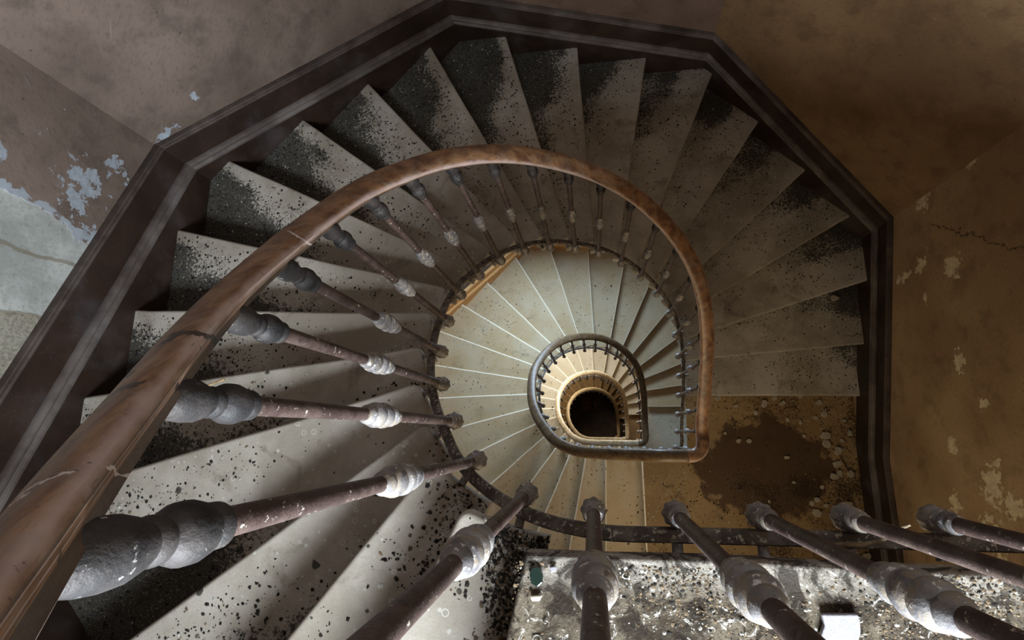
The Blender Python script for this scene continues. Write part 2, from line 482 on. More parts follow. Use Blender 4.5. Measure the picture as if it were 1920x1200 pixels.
M['frame'] = plain('window_paint', srgb(150, 146, 138), .6)

# ------------------------------------------------------------------ plan curves
BAL = [(.694, -.128), (.576, -.147), (.436, -.147), (.292, -.147), (.146, -.147), (-.002, -.144), (-.139, -.128), (-.279, -.068),
       (-.381, .029), (-.467, .148), (-.521, .278), (-.545, .425), (-.540, .576), (-.495, .71), (-.424, .833), (-.324, .935),
       (-.203, 1.009), (-.067, 1.054), (.071, 1.075), (.216, 1.059), (.35, 1.009), (.47, .932), (.568, .825), (.631, .70),
       (.669, .565), (.692, .43), (.706, .289), (.713, .143), (.715, .002)]
NB = len(BAL)
def smooth_closed(pts, sub=10):
    out = []
    n = len(pts)
    for i in range(n):
        p0, p1, p2, p3 = (np.array(pts[(i + k - 1) % n]) for k in range(4))
        for s in range(sub):
            t = s / sub
            out.append(.5 * ((2 * p1) + (-p0 + p2) * t + (2 * p0 - 5 * p1 + 4 * p2 - p3) * t * t + (-p0 + 3 * p1 - 3 * p2 + p3) * t ** 3))
    return np.array(out)
# the corner is made of two extra control points so that it stays tight
CTRL = [(.668, -.141), (.622, -.147)] + BAL[1:] + [(.715, -.060), (.705, -.110)]
def ctrl_curve(sub=10):
    return smooth_closed(CTRL, sub)
def offset_closed(P, d):
    t = np.roll(P, -1, 0) - np.roll(P, 1, 0)
    t /= np.linalg.norm(t, axis=1)[:, None]
    n = np.stack([-t[:, 1], t[:, 0]], 1)       # path runs clockwise: left of it is outside the well
    return P + n * d
BC = ctrl_curve(10)
TIP = offset_closed(BC, .068)
WALL = np.array([(2.09, -1.60), (-.65, -1.60), (-1.95, -.30), (-1.95, 1.29), (-.80, 2.55), (.87, 2.55), (2.09, 1.44)])
WNAMES = ['south', 'southwest', 'west', 'northwest', 'north', 'northeast', 'east']

class Loop:
    def __init__(self, P):
        self.P = np.array(P)
        self.n = len(P)
        seg = np.linalg.norm(np.roll(self.P, -1, 0) - self.P, axis=1)
        self.s = np.concatenate([[0], np.cumsum(seg)])
        self.L = self.s[-1]
    def at(self, s):
        s = s % self.L
        i = int(np.searchsorted(self.s, s, 'right') - 1)
        i = min(i, self.n - 1)
        f = (s - self.s[i]) / (self.s[i + 1] - self.s[i] + 1e-12)
        return self.P[i] * (1 - f) + self.P[(i + 1) % self.n] * f
    def hit(self, p, d, near=True):
        """param where the line p + t d (t > -0.6) crosses the loop"""
        best = None
        for i in range(self.n):
            a, b = self.P[i], self.P[(i + 1) % self.n]
            e = b - a
            den = d[0] * e[1] - d[1] * e[0]
            if abs(den) < 1e-9:
                continue
            w = a - p
            t = (w[0] * e[1] - w[1] * e[0]) / den
            u = (w[0] * d[1] - w[1] * d[0]) / den
            if 0 <= u < 1 and t > -.6:
                key = abs(t) if near else -t
                if (near or t > 0) and (best is None or key < best[0]):
                    best = (key, self.s[i] + u * math.sqrt(e @ e))
        return best[1]
    def between(self, a, b, closed_pts=True):
        """points strictly between params a and b walking forwards"""
        a %= self.L
        b %= self.L
        if b < a:
            b += self.L
        out = []
        for k in range(2):
            for i in range(self.n):
                s = self.s[i] + k * self.L
                if a + .004 < s < b - .004:
                    out.append(self.P[i])
        return out
TL, WL = Loop(TIP), Loop(WALL)

# nosing lines (inner point, point further out), clockwise = going down
T0 = {0: ((-.118, -.201), (-.152, -.336)), 1: ((-.262, -.139), (-.405, -.403)), 2: ((-.379, -.055), (-.737, -.483)), 3: ((-.456, .03), (-1.297, -.566)),
      4: ((-.535, .156), (-1.70, -.17)), 5: ((-.582, .299), (-1.62, .17)), 6: ((-.604, .46), (-1.924, .515)), 7: ((-.581, .602), (-1.923, .945)),
      8: ((-.543, .744), (-1.801, 1.372)), 9: ((-.465, .884), (-1.538, 1.701)), 10: ((-.362, 1.), (-1.254, 2.026)), 11: ((-.247, 1.082), (-.931, 2.367)),
      12: ((-.103, 1.148), (-.476, 2.513)), 13: ((.051, 1.169), (-.02, 2.523)), 14: ((.204, 1.155), (.448, 2.54)), 15: ((.343, 1.113), (.904, 2.449)),
      16: ((.474, 1.053), (1.228, 2.149)), 17: ((.585, .959), (1.549, 1.826)), 18: ((.671, .835), (1.861, 1.518)), 19: ((.728, .698), (2.031, 1.098)),
      20: ((.77, .551), (2.053, .653)), 21: ((.77, .285), (2.075, .272))}
T1 = {0: ((.398, -.263), (.397, -.888)), 1: ((.101, -.235), (.076, -.946)), 2: ((-.071, -.216), (-.216, -.921)), 3: ((-.206, -.17), (-.501, -.825)),
      4: ((-.326, -.105), (-.612, -.476)), 5: ((-.448, -.009), (-.859, -.358)), 6: ((-.539, .112), (-1.149, -.175)), 7: ((-.618, .271), (-1.385, .077)),
      8: ((-.659, .428), (-1.722, .39)), 9: ((-.663, .595), (-1.794, .784)), 10: ((-.635, .777), (-1.765, 1.207)), 11: ((-.577, .957), (-1.658, 1.643)),
      12: ((-.475, 1.096), (-1.299, 1.926)), 13: ((-.31, 1.239), (-.957, 2.33)), 14: ((-.153, 1.323), (-.493, 2.48)), 15: ((.067, 1.349), (.022, 2.521)),
      16: ((.308, 1.314), (.517, 2.308)), 17: ((.496, 1.232), (.858, 2.011)), 18: ((.644, 1.125), (1.073, 1.627)), 19: ((.779, .975), (1.289, 1.347)),
      20: ((.854, .789), (1.338, .978)), 21: ((.877, .606), (1.345, .672)), 22: ((.883, .368), (1.353, .365))}

def line_hits(pq, shift=0.0):
    p, q = np.array(pq[0]), np.array(pq[1])
    d = (q - p) / np.linalg.norm(q - p)
    tang = np.array([d[1], -d[0]])             # downhill
    p = p + tang * shift
    return TL.hit(p, d), WL.hit(p, d, near=False), d, p

def poly_of(front, rear, shift_front=0.0, inner_off=0.0, round_tip=0.0):
    """plan polygon of a step from its nosing line back to the riser above"""
    si_f, so_f, d, _ = line_hits(front, shift_front)
    si_r, so_r, _, _ = line_hits(rear, -.03 + .001)
    inner = [TL.at(si_r)] + TL.between(si_r, si_f) + [TL.at(si_f)]
    outer = [WL.at(so_f)] + list(reversed(WL.between(so_r, so_f))) + [WL.at(so_r)]
    if round_tip:
        # chamfer the exposed corner of the nosing in three little facets
        tip = inner[-1]
        a = TL.at(si_f - round_tip)
        b = tip + d * round_tip
        while len(inner) > 1 and np.linalg.norm(inner[-1] - tip) < round_tip * 1.02:
            inner.pop()
        for t in (0, .25, .5, .75, 1):
            inner.append((1 - t) ** 2 * a + 2 * t * (1 - t) * tip + t * t * b)
    inner = [p + 0 for p in inner]
    if inner_off:
        c = []
        for p in inner:
            c.append(p)
        inner = [p + _outward(p) * inner_off for p in inner]
    return [tuple(p) for p in inner], [tuple(p) for p in outer]

def _outward(p):
    i = int(np.argmin(((TIP - p) ** 2).sum(1)))
    t = TIP[(i + 1) % len(TIP)] - TIP[i - 1]
    t /= np.linalg.norm(t)
    return np.array([-t[1], t[0]])

def step_mesh(name, front, rear, z, mat, thick=.048, body=.128, jit=.002, round_tip=.028, nose=None):
    """tread slab with rounded nosing on top of a set-back block"""
    inner, outer = poly_of(front, rear, 0, 0, round_tip)
    # wear the front edge a little
    f0, f1 = np.array(inner[-1]), np.array(outer[0])
    nf = 14
    fr = []
    d = (f1 - f0)
    nrm = np.array([d[1], -d[0]]) / np.linalg.norm(d)
    for i in range(1, nf):
        t = i / nf
        w = mnoise.noise(Vector((f0[0] + d[0] * t * 4, f0[1] + d[1] * t * 4, z * 3))) * jit * 2 - jit * .8
        fr.append(tuple(f0 + d * t + nrm * w))
    ring = inner + fr + outer
    n_exposed = len(inner) + len(fr)           # edges 0 .. n_exposed-1 are inner end and nosing
    n = len(ring)
    bm = bmesh.new()
    top = [bm.verts.new((x, y, z)) for x, y in ring]
    bot = [bm.verts.new((x, y, z - thick)) for x, y in ring]
    bm.faces.new(top)
    bm.faces.new(list(reversed(bot)))
    for i in range(n):
        j = (i + 1) % n
        bm.faces.new((top[j], top[i], bot[i], bot[j]))
    bm.edges.ensure_lookup_table()
    be = []
    for i in range(n_exposed):
        for r in (top, bot):
            e = bm.edges.get((r[i], r[i + 1]))
            if e:
                be.append(e)
    bmesh.ops.recalc_face_normals(bm, faces=bm.faces)
    rb = bmesh.ops.bevel(bm, geom=be, offset=.013, segments=4, profile=.5, affect='EDGES', clamp_overlap=True)
    if nose:
        fm = Vector(((f0[0] + f1[0]) / 2, (f0[1] + f1[1]) / 2, z))
        dd = Vector((d[0], d[1], 0)).normalized()
        for f in rb['faces']:
            c = f.calc_center_median() - fm
            if c.z > -.0135 and (c - dd * c.dot(dd)).length < .022:
                f.material_index = 1
    # block under the slab
    inner, outer = poly_of(front, rear, -.03, .085, 0)
    ring = inner + outer
    n = len(ring)
    top = [bm.verts.new((x, y, z - thick + .004)) for x, y in ring]
    bot = [bm.verts.new((x, y, z - thick - body)) for x, y in ring]
    f = [bm.faces.new(top), bm.faces.new(list(reversed(bot)))]
    for i in range(n):
        j = (i + 1) % n
        f.append(bm.faces.new((top[j], top[i], bot[i], bot[j])))
    bmesh.ops.recalc_face_normals(bm, faces=bm.faces)
    uvl = bm.loops.layers.uv.new('UVMap')
    dn = np.array([-d[1], d[0]]) / np.linalg.norm(d)       # uphill
    for f in bm.faces:
        for lp in f.loops:
            q = np.array([lp.vert.co.x, lp.vert.co.y]) - f0
            lp[uvl].uv = (float(q @ dn), float(q @ d) / float(np.linalg.norm(d)))
    me = bpy.data.meshes.new(name)
    bm.to_mesh(me)
    bm.free()
    me.materials.append(mat)
    if nose:
        me.materials.append(nose)
    me.polygons.foreach_set('use_smooth', [True] * len(me.polygons))
    me.set_sharp_from_angle(angle=math.radians(38))
    return me

# ------------------------------------------------------------------ steps and landings
STEPS = []                       # (storey, k, inner, outer, z) kept for the litter
FL_LABEL = ['topmost stone flight, grey treads crusted with black dirt, winding around the large upper rail',
            'second stone flight down, pale bright treads seen through the upper well around the smaller rail',
            'third stone flight down, small cream treads between the two innermost rail rings',
            'lowest stone flight, brown shaded treads inside the innermost ring above the dark floor']
flights = []
for st in range(4):
    lines = T0 if st == 0 else T1
    n = len(lines)
    z0 = STOREY_Z[st]
    prev_lines = T0 if st == 1 else T1
    if st == 0:
        fl = thing('stair_flight', FL_LABEL[st], 'stairs', (-1.2, .5, -H * 21))
    else:
        fl = thing('stair_flight', FL_LABEL[st], 'stairs', (-1.2, .5, z0 - H * 22))
    flights.append(fl)
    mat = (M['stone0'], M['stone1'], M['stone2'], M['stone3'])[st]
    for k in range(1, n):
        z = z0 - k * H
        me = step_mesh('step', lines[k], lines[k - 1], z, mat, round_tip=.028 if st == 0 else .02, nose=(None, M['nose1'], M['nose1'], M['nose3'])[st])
        obj('step', me, fl)
        i_, o_ = poly_of(lines[k], lines[k - 1])
        STEPS.append((st, k, i_, o_, z))
    # landing at the head of the flight
    if st == 0:
        ld = thing('stair_landing', 'top landing slab in the lower right foreground, littered with shells and white droppings', 'landing', (.9, -.9, -.12))
        si, so, d, _ = line_hits(lines[0])
        f0 = TL.at(si)
        f1 = WL.at(so)
        a = np.array([2.09, -.205])
        ring_in = [tuple(a)] + [(x, -.205 + .004 * math.sin(x * 9)) for x in np.linspace(1.95, .12, 26)] + [(.03, -.203), tuple(f0)]
        # bevelled slab
        bm = bmesh.new()
        ring = ring_in + [tuple(f1), (2.09, -1.6)]
        top = [bm.verts.new((x, y, 0)) for x, y in ring]
        bot = [bm.verts.new((x, y, -.05)) for x, y in ring]
        bm.faces.new(top); bm.faces.new(list(reversed(bot)))
        nn = len(ring)
        for i in range(nn):
            j = (i + 1) % nn
            bm.faces.new((top[j], top[i], bot[i], bot[j]))
        be = [bm.edges.get((r[i], r[i + 1])) for r in (top, bot) for i in range(len(ring_in))]
        bmesh.ops.recalc_face_normals(bm, faces=bm.faces)
        bmesh.ops.bevel(bm, geom=[e for e in be if e], offset=.008, segments=3, profile=.5, affect='EDGES')
        me = bpy.data.meshes.new('slab'); bm.to_mesh(me); bm.free()
        me.materials.append(M['landing0'])
        me.polygons.foreach_set('use_smooth', [True] * len(me.polygons)); me.set_sharp_from_angle(angle=math.radians(38))
        obj('slab', me, ld)
        mb = MB()
        ring = [(2.09, -.235), (.0, -.235), (f0[0] + .02, f0[1] - .03), (f1[0] + .03, -1.6), (2.09, -1.6)]
        vs = [(x, y, z) for z in (-.18, -.049) for x, y in ring]
        k5 = len(ring)
        mb.add(vs, [tuple(range(k5)), tuple(reversed(range(k5, 2 * k5)))] + [(i, i + k5, (i + 1) % k5 + k5, (i + 1) % k5) for i in range(k5)])
        me = mb.mesh('support', [M['stone0']], False)
        bmx = bmesh.new(); bmx.from_mesh(me); bmesh.ops.recalc_face_normals(bmx, faces=bmx.faces); bmx.to_mesh(me); bmx.free()
        obj('support', me, ld)
    else:
        lab = ['', 'dark brown quarter landing with rubble at the right, beside the corner of the upper rail',
               'pale quarter landing beside the corner of the second, smaller rail', 'tiny cream landing beside the innermost rail corner'][st]
        ld = thing('stair_landing', lab, 'landing', (1.4, -.7, z0 - .25))
        pl = prev_lines
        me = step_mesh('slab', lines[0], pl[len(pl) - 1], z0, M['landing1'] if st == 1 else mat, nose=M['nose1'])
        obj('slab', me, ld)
        i_, o_ = poly_of(lines[0], pl[len(pl) - 1])
        STEPS.append((st, 0, i_, o_, z0))

# ------------------------------------------------------------------ walls
def wall_box(i, name, mat, openings=(), z0=FLOOR_Z - .3, z1=CEIL_Z + .15, th=.22):
    a, b = WALL[i], WALL[(i + 1) % 7]
    t = (b - a); L = np.linalg.norm(t); t = t / L
    nrm = np.array([t[1], -t[0]]) * -1          # outward (loop is clockwise)
    nrm = np.array([-t[1], t[0]])
    mb = MB()
    def seg(s0, s1, za, zb):
        if s1 - s0 < 1e-4 or zb - za < 1e-4:
            return
        c = a + t * ((s0 + s1) / 2) + nrm * (th / 2)
        mb.box((c[0], c[1], (za + zb) / 2), (s1 - s0, th, zb - za), (Vector((t[0], t[1], 0)), Vector((nrm[0], nrm[1], 0)), Vector((0, 0, 1))))
    if openings:
        s0, s1 = openings[0][0], openings[0][1]
        seg(-.1, s0, z0, z1); seg(s1, L + .1, z0, z1)
        zc = z0
        for (_, _, za, zb) in sorted(openings, key=lambda q: q[2]):
            seg(s0, s1, zc, za)
            zc = zb
        seg(s0, s1, zc, z1)
    else:
        seg(-.1, L + .1, z0, z1)
    me = mb.mesh(name, [mat], False)
    o = obj(name, me)
    o['kind'] = 'structure'
    return a, t, nrm, L

WT = {}
for i, nm in enumerate(WNAMES):
    d = WALL[(i + 1) % 7] - WALL[i]
    WT[nm] = d / np.linalg.norm(d)
MAUVE = (srgb(92, 79, 71), srgb(116, 102, 93))
WARM_LIT = (srgb(138, 113, 84), srgb(160, 136, 104))  # same plaster, with the warm light of the east side put into its colour
def uw(nm, x, y):
    return float(np.dot(WT[nm], (x, y)))
P_W = [(.97, -.73, .13, .16), (.87, -.70, .10, .10), (1.09, -.84, .07, .07), (.80, -.47, .06, .10), (.93, -.42, .06, .07), (.76, -.77, .07, .14), (1.02, -.95, .09, .07), (.70, -.80, .05, .10)]
ST_W = [(.30, -.50, .50, .42), (.40, -.95, .35, .55)]
P_E = [(-1.42, -2.50, .12, .11), (-1.44, -2.05, .07, .07), (-.94, -2.34, .10, .13), (-1.03, -2.62, .07, .12), (-1.01, -2.82, .05, .14), (-.82, -2.63, .05, .06),
       (-.40, -2.43, .12, .09), (-.14, -2.29, .05, .07), (.08, -2.60, .11, .07), (.28, -2.33, .17, .14), (.38, -2.21, .12, .12), (.42, -2.66, .12, .09), (.55, -2.4, .2, .15), (.16, -2.27, .06, .06)]
S_NW = WT['northwest']
P_NW = [(uw('northwest', -1.75, 1.5), -.99, .04, .06), (uw('northwest', -1.90, 1.34), -1.02, .10, .05)]
WM = {'south': wall_mat('plaster_south', *MAUVE, WT['south']),
      'southwest': wall_mat('plaster_southwest', *MAUVE, WT['southwest']),
      'west': wall_mat('plaster_west', *MAUVE, WT['west'], P_W, ST_W, thr=.685),
      'northwest': wall_mat('plaster_northwest', *MAUVE, WT['northwest'], P_NW, thr=.70),
      'north': wall_mat('plaster_north', srgb(84, 68, 58), srgb(104, 84, 72), WT['north']),  # plaster darkened in colour for the dimness of the north side
      'northeast': wall_mat('plaster_northeast', srgb(98, 76, 52), srgb(120, 96, 68), WT['northeast'], scratch=False),  # dim warm light of this corner put into the plaster colour
      'east': wall_mat('plaster_east', *WARM_LIT, WT['east'], P_E, thr=.665, scratch=False, flake=srgb(206, 192, 160), crack=(-1.25, -2.45, -.80, -1.75))}
# windows: one over the top landing in the south wall, one in the north wall on each lower storey
WIN = {'south': [(1.1, 2.3, .62, 1.62), (1.1, 2.3, -2.95, -1.5)], 'northeast': [(.3, 1.35, 1.45, 2.6)], 'north': [(.25, 1.25, -5.0, -3.2), (.25, 1.25, -5.0 - 23 * H, -3.2 - 23 * H), (.25, 1.25, -5.0 - 46 * H, -3.2 - 46 * H)]}
WGEO = {}
for i, nm in enumerate(WNAMES):
    WGEO[nm] = wall_box(i, 'wall_' + nm, WM[nm], WIN.get(nm, ()))
def window(name, nm, op, col, strength, power, spread=180, tilt=None):
    a, t, nrm, L = WGEO[nm]
    s0, s1, za, zb = op
    ax = (Vector((t[0], t[1], 0)), Vector((nrm[0], nrm[1], 0)), Vector((0, 0, 1)))
    c = a + t * (s0 + s1) / 2 + nrm * .16
    zc, w, h = (za + zb) / 2, s1 - s0, zb - za
    mb = MB()
    f = .05
    for q, sz in (((0, -h / 2 + f / 2), (w, .06, f)), ((0, h / 2 - f / 2), (w, .06, f)), ((-w / 2 + f / 2, 0), (f, .06, h)), ((w / 2 - f / 2, 0), (f, .06, h)), ((0, 0), (.05, .05, h)), ((0, h / 6), (w, .04, .03)), ((0, -h / 6), (w, .04, .03))):
        mb.box((c[0] + t[0] * q[0], c[1] + t[1] * q[0], zc + q[1]), sz, ax)
    o = obj(name, mb.mesh(name, [M['frame']], False))
    o['kind'] = 'structure'
    e = NT('window_pane_' + name, .3)
    e.color((.6, .65, .7))
    e.b.inputs['Emission Color'].default_value = (*col, 1)
    e.b.inputs['Emission Strength'].default_value = strength
    mb = MB()
    mb.box((c[0] + nrm[0] * .01, c[1] + nrm[1] * .01, zc), (w - .02, .008, h - .02), ax)
    obj('pane', mb.mesh('pane', [e.mat], False), o)
    la = bpy.data.lights.new('daylight', 'AREA')
    la.shape = 'RECTANGLE'
    la.size, la.size_y = w - .1, h - .1
    la.energy = power
    la.color = col
    la.spread = math.radians(spread)
    lo = bpy.data.objects.new('daylight', la)
    COL.objects.link(lo)
    d = Vector((-nrm[0], -nrm[1], tilt if tilt is not None else 0)).normalized()
    lo.location = (c[0] - nrm[0] * .05, c[1] - nrm[1] * .05, zc)
    lo.rotation_euler = d.to_track_quat('-Z', 'Y').to_euler()
COOL = (.86, .93, 1.0)
WARM = (1.0, .84, .60)
window('window_1', 'south', WIN['south'][0], COOL, 1.0, 285)
window('window_5', 'northeast', WIN['northeast'][0], COOL, 1.0, 12, 150)
window('window_6', 'south', WIN['south'][1], (1.0, .76, .46), 1.0, 19)
window('window_2', 'north', WIN['north'][0], (.58, .77, 1.0), 1.0, 118)
window('window_3', 'north', WIN['north'][1], (1.0, .97, .90), 1.0, 140)
window('window_4', 'north', WIN['north'][2], WARM, .2, 70)

mb = MB()
mb.add([(x, y, z) for z in (FLOOR_Z - .3, FLOOR_Z) for x, y in WALL], [tuple(range(7)), tuple(reversed(range(7, 14)))] + [(i, (i + 1) % 7, (i + 1) % 7 + 7, i + 7) for i in range(7)])
o = obj('floor', mb.mesh('floor', [M['floor']], False)); o['kind'] = 'structure'
mb = MB()
mb.add([(x, y, z) for z in (CEIL_Z, CEIL_Z + .15) for x, y in WALL], [tuple(reversed(range(7))), tuple(range(7, 14))] + [(i, i + 7, (i + 1) % 7 + 7, (i + 1) % 7) for i in range(7)])
o = obj('ceiling', mb.mesh('ceiling', [WM['north']], False)); o['kind'] = 'structure'

# ------------------------------------------------------------------ baseboards following the stair
def inset(dist):
    n = len(WALL)
    out = []
    for i in range(n):
        a, b, c = WALL[i - 1], WALL[i], WALL[(i + 1) % n]
        t1 = (b - a) / np.linalg.norm(b - a); t2 = (c - b) / np.linalg.norm(c - b)
        n1 = -np.array([-t1[1], t1[0]]); n2 = -np.array([-t2[1], t2[0]])
        m = (n1 + n2); m /= np.linalg.norm(m)
        out.append(b + m * dist / (m @ n1))
    return np.array(out)
BOARD_PROF = [(.024, -.16), (.024, .070), (.020, .072), (.020, .268), (.0, .268)]
CAP_PROF = [(.018, .262), (.030, .265), (.034, .272), (.032, .279), (.026, .282), (.030, .287), (.028, .293), (.016, .296)]
MOULD_PROF = [(.0205, .060), (.032, .062), (.040, .070), (.041, .080), (.034, .088), (.032, .094), (.036, .100), (.043, .106), (.044, .116), (.036, .124), (.022, .128)]
for st in range(4):
    lines = T0 if st == 0 else T1
    ks = list(range(0 if st == 0 else 0, len(lines)))
    pts = []                                     # (wall param, z of nosing line)
    for k in ks:
        s = line_hits(lines[k])[1]
        pts.append([s, STOREY_Z[st] - k * H])
    base = pts[0][0]
    for q in pts:
        while q[0] < base - 1e-6:
            q[0] += WL.L
    endz = STOREY_Z[st] - len(lines) * H
    pts.append([pts[-1][0] + .28, endz + .10])
    pts.append([WL.L + base * 0 + 0 if False else max(pts[-1][0] + .1, WL.L), endz + .13])
    pts.append([pts[-1][0] + 4, endz + .13])
    S = [q[0] for q in pts]; Z = [q[1] for q in pts]
    zf = lambda s: float(np.interp(s, S, Z))
    bmat, mmat, cmat = (M['board'], M['mould'], M['cap']) if st == 0 else (M['board1'], M['mould1'], M['mould1'])
    for i, nm in enumerate(WNAMES):
        a_s, b_s = WL.s[i], WL.s[i + 1]
        lo, hi = max(a_s, base), b_s
        if nm == 'east' or hi > lo:
            s_list = [lo, hi]
        else:
            continue
        if hi <= lo:
            continue
        if nm == 'east':
            s_bend = WL.s[i] + np.linalg.norm(WALL[6] - np.array([2.09, -.20]))
            s_list = [lo, s_bend, hi]
        zs = [zf(s) for s in s_list]
        if nm == 'east':
            # sloping straight down to the landing, then level
            zs = [zs[0], endz + .13, endz + .13]
        for prof, mat, name, par in ((BOARD_PROF, bmat, 'baseboard_' + nm, None), (MOULD_PROF, mmat, 'moulding', 'prev'), (CAP_PROF, cmat, 'cap_bead', 'prev')):
            vs, fs = [], []
            for s, z in zip(s_list, zs):
                f = (s - a_s) / (b_s - a_s)
                for (d_, h_) in [(0.0, prof[0][1])] + prof + [(0.0, prof[-1][1])]:
                    IN = inset(max(d_, .0005))
                    p = IN[i] * (1 - f) + IN[(i + 1) % 7] * f
                    vs.append((p[0], p[1], z + h_))
            m = len(prof) + 2
            for q in range(len(s_list) - 1):
                for r in range(m - 1):
                    fs.append((q * m + r, q * m + r + 1, (q + 1) * m + r + 1, (q + 1) * m + r))
            fs.append(tuple(range(m))); fs.append(tuple(reversed(range(len(vs) - m, len(vs)))))
            me = mesh_from(name, vs, fs, [mat], None, True, 30)
            bmx = bmesh.new(); bmx.from_mesh(me); bmesh.ops.recalc_face_normals(bmx, faces=bmx.faces); bmx.to_mesh(me); bmx.free()
            if par is None:
                bo = obj(name, me)
                bo['kind'] = 'structure'
            else:
                obj(name, me, bo)

# ------------------------------------------------------------------ railings
FOOT, BLEN = -.10, .98
def lathe_mesh(name, prof, mat, seg=20, lobes=None, extra=None):
    mb = MB()
    mb.lathe(prof, seg, lobes)
    if extra:
        extra(mb)
    return mb.mesh(name, [mat], True, 50)
shaft_p = [(.0125, .055), (.0120, .10), (.0112, .30), (.0105, .50), (.0108, .60), (.0112, .75), (.0118, .90)]
foot_p = [(.002, -.050), (.006, -.047), (.0075, -.040), (.006, -.034), (.014, -.028), (.0215, -.018), (.0235, -.006), (.0225, .006), (.0175, .012), (.0165, .015),
          (.0200, .020), (.0205, .027), (.0165, .033), (.0190, .038), (.0190, .045), (.0150, .051), (.0165, .056), (.0160, .062), (.0125, .068)]
coll_p = [(.0110, .445), (.0145, .448), (.0165, .455), (.0150, .463), (.0175, .468), (.0205, .478), (.0190, .490), (.0145, .496), (.0210, .502), (.0235, .514), (.0220, .526), (.0150, .532),
          (.0215, .538), (.0225, .548), (.0205, .558), (.0140, .564), (.0175, .571), (.0165, .580), (.0125, .586), (.0108, .590)]
top_p = [(.0105, .886), (.0135, .889), (.0170, .894), (.0172, .901), (.0150, .905), (.0190, .911), (.0216, .921), (.0212, .932), (.0176, .941), (.0138, .945), (.0160, .949), (.0162, .955), (.0138, .959),
         (.0170, .966), (.0205, .978), (.0210, .990), (.0195, 1.004), (.0160, 1.018), (.0120, 1.026)]
def arm(mb):
    mb.tube([(.010, 0, .004), (.035, 0, .000), (.066, 0, .004)], [.011, .009, .010], 10)
ME = {'shaft': lathe_mesh('shaft', shaft_p, M['shaft'], 18), 'foot': lathe_mesh('foot_boss', foot_p, M['lead'], 32, (8, -.03, .008, .065), arm),
      'coll': lathe_mesh('collar', coll_p, M['lead'], 24), 'top': lathe_mesh('top_knob', top_p, M['leadtop'], 24)}
_mb = MB()
_mb.lathe(shaft_p, 12, None, 0); _mb.lathe(foot_p[::2] + [foot_p[-1]], 16, None, 1); _mb.lathe(coll_p[::2], 12, None, 1); _mb.lathe(top_p[::2], 12, None, 1); 
ME['small'] = _mb.mesh('baluster', [M['shaft'], M['lead']], True, 50)

def bal_level(st):
    """(plan index, nosing-line level in risers below the storey's landing, extra length) for each baluster of a storey"""
    out = []
    if st == 0:
        ext = {6: .06, 7: .055, 8: .052, 9: .036, 10: .022, 11: .004}
        for i in range(1, 6):
            out.append((i, 0.0, -.06 + .0))
        lv = [.6] + [k - .5 for k in range(2, 22)] + [21.4, 22.0]
        for j, l in enumerate(lv):
            out.append((6 + j, l, ext.get(6 + j, -.012)))
    else:
        lv = {1: 0.0, 2: 0.1, 3: .8, 4: 1.4, 5: 2.1}
        out.append((0, 0.0, -.01))
        for i in range(1, 6):
            out.append((i, lv[i], -.01))
        N = 23
        for j in range(21):
            out.append((6 + j, 2.5 + j * (22.4 - 2.5) / 20.0 + (.2 if j == 0 else 0), -.01))
        out.append((27, 22.9, -.01)); out.append((28, 23.0, -.01))
    return out

RAIL_PROF = [(-.040, -.010), (-.0435, .002), (-.0405, .016), (-.031, .027), (-.014, .0335), (.004, .035), (.020, .032), (.033, .024), (.0405, .012), (.0425, .0),
             (.039, -.012), (.030, -.019), (.027, -.030), (.0, -.031), (-.027, -.030), (-.0305, -.019)]
def sweep(name, path, prof, mat, cap=True, off=0.0):
    P = np.array(path)
    n = len(P)
    T = np.gradient(P, axis=0)
    vs, uv, fs = [], [], []
    m = len(prof)
    arc = np.concatenate([[0], np.cumsum(np.linalg.norm(np.diff(P, axis=0), axis=1))])
    for i in range(n):
        t = T[i][:2] / (np.linalg.norm(T[i][:2]) + 1e-9)
        nr = np.array([-t[1], t[0]])
        for j, (a, b) in enumerate(prof):
            vs.append((P[i][0] + nr[0] * (a + off), P[i][1] + nr[1] * (a + off), P[i][2] + b))
            uv.append((arc[i], j / m))
    for i in range(n - 1):
        for j in range(m):
            j2 = (j + 1) % m
            fs.append((i * m + j, (i + 1) * m + j, (i + 1) * m + j2, i * m + j2))
    fs.append(tuple(range(m))); fs.append(tuple(reversed(range((n - 1) * m, n * m))))
    me = mesh_from(name, vs, fs, [mat], None, True, 45, uv)
    bmx = bmesh.new(); bmx.from_mesh(me); bmesh.ops.recalc_face_normals(bmx, faces=bmx.faces); bmx.to_mesh(me); bmx.free()
    return me

def catmull(pts, sub=8):
    pts = [np.array(p, float) for p in pts]
    pts = [2 * pts[0] - pts[1]] + pts + [2 * pts[-1] - pts[-2]]
    out = []
    for i in range(1, len(pts) - 2):
        p0, p1, p2, p3 = pts[i - 1:i + 3]
        for s in range(sub):
            t = s / sub
            out.append(.5 * ((2 * p1) + (-p0 + p2) * t + (2 * p0 - 5 * p1 + 4 * p2 - p3) * t * t + (-p0 + 3 * p1 - 3 * p2 + p3) * t ** 3))
    out.append(pts[-2])
    return out

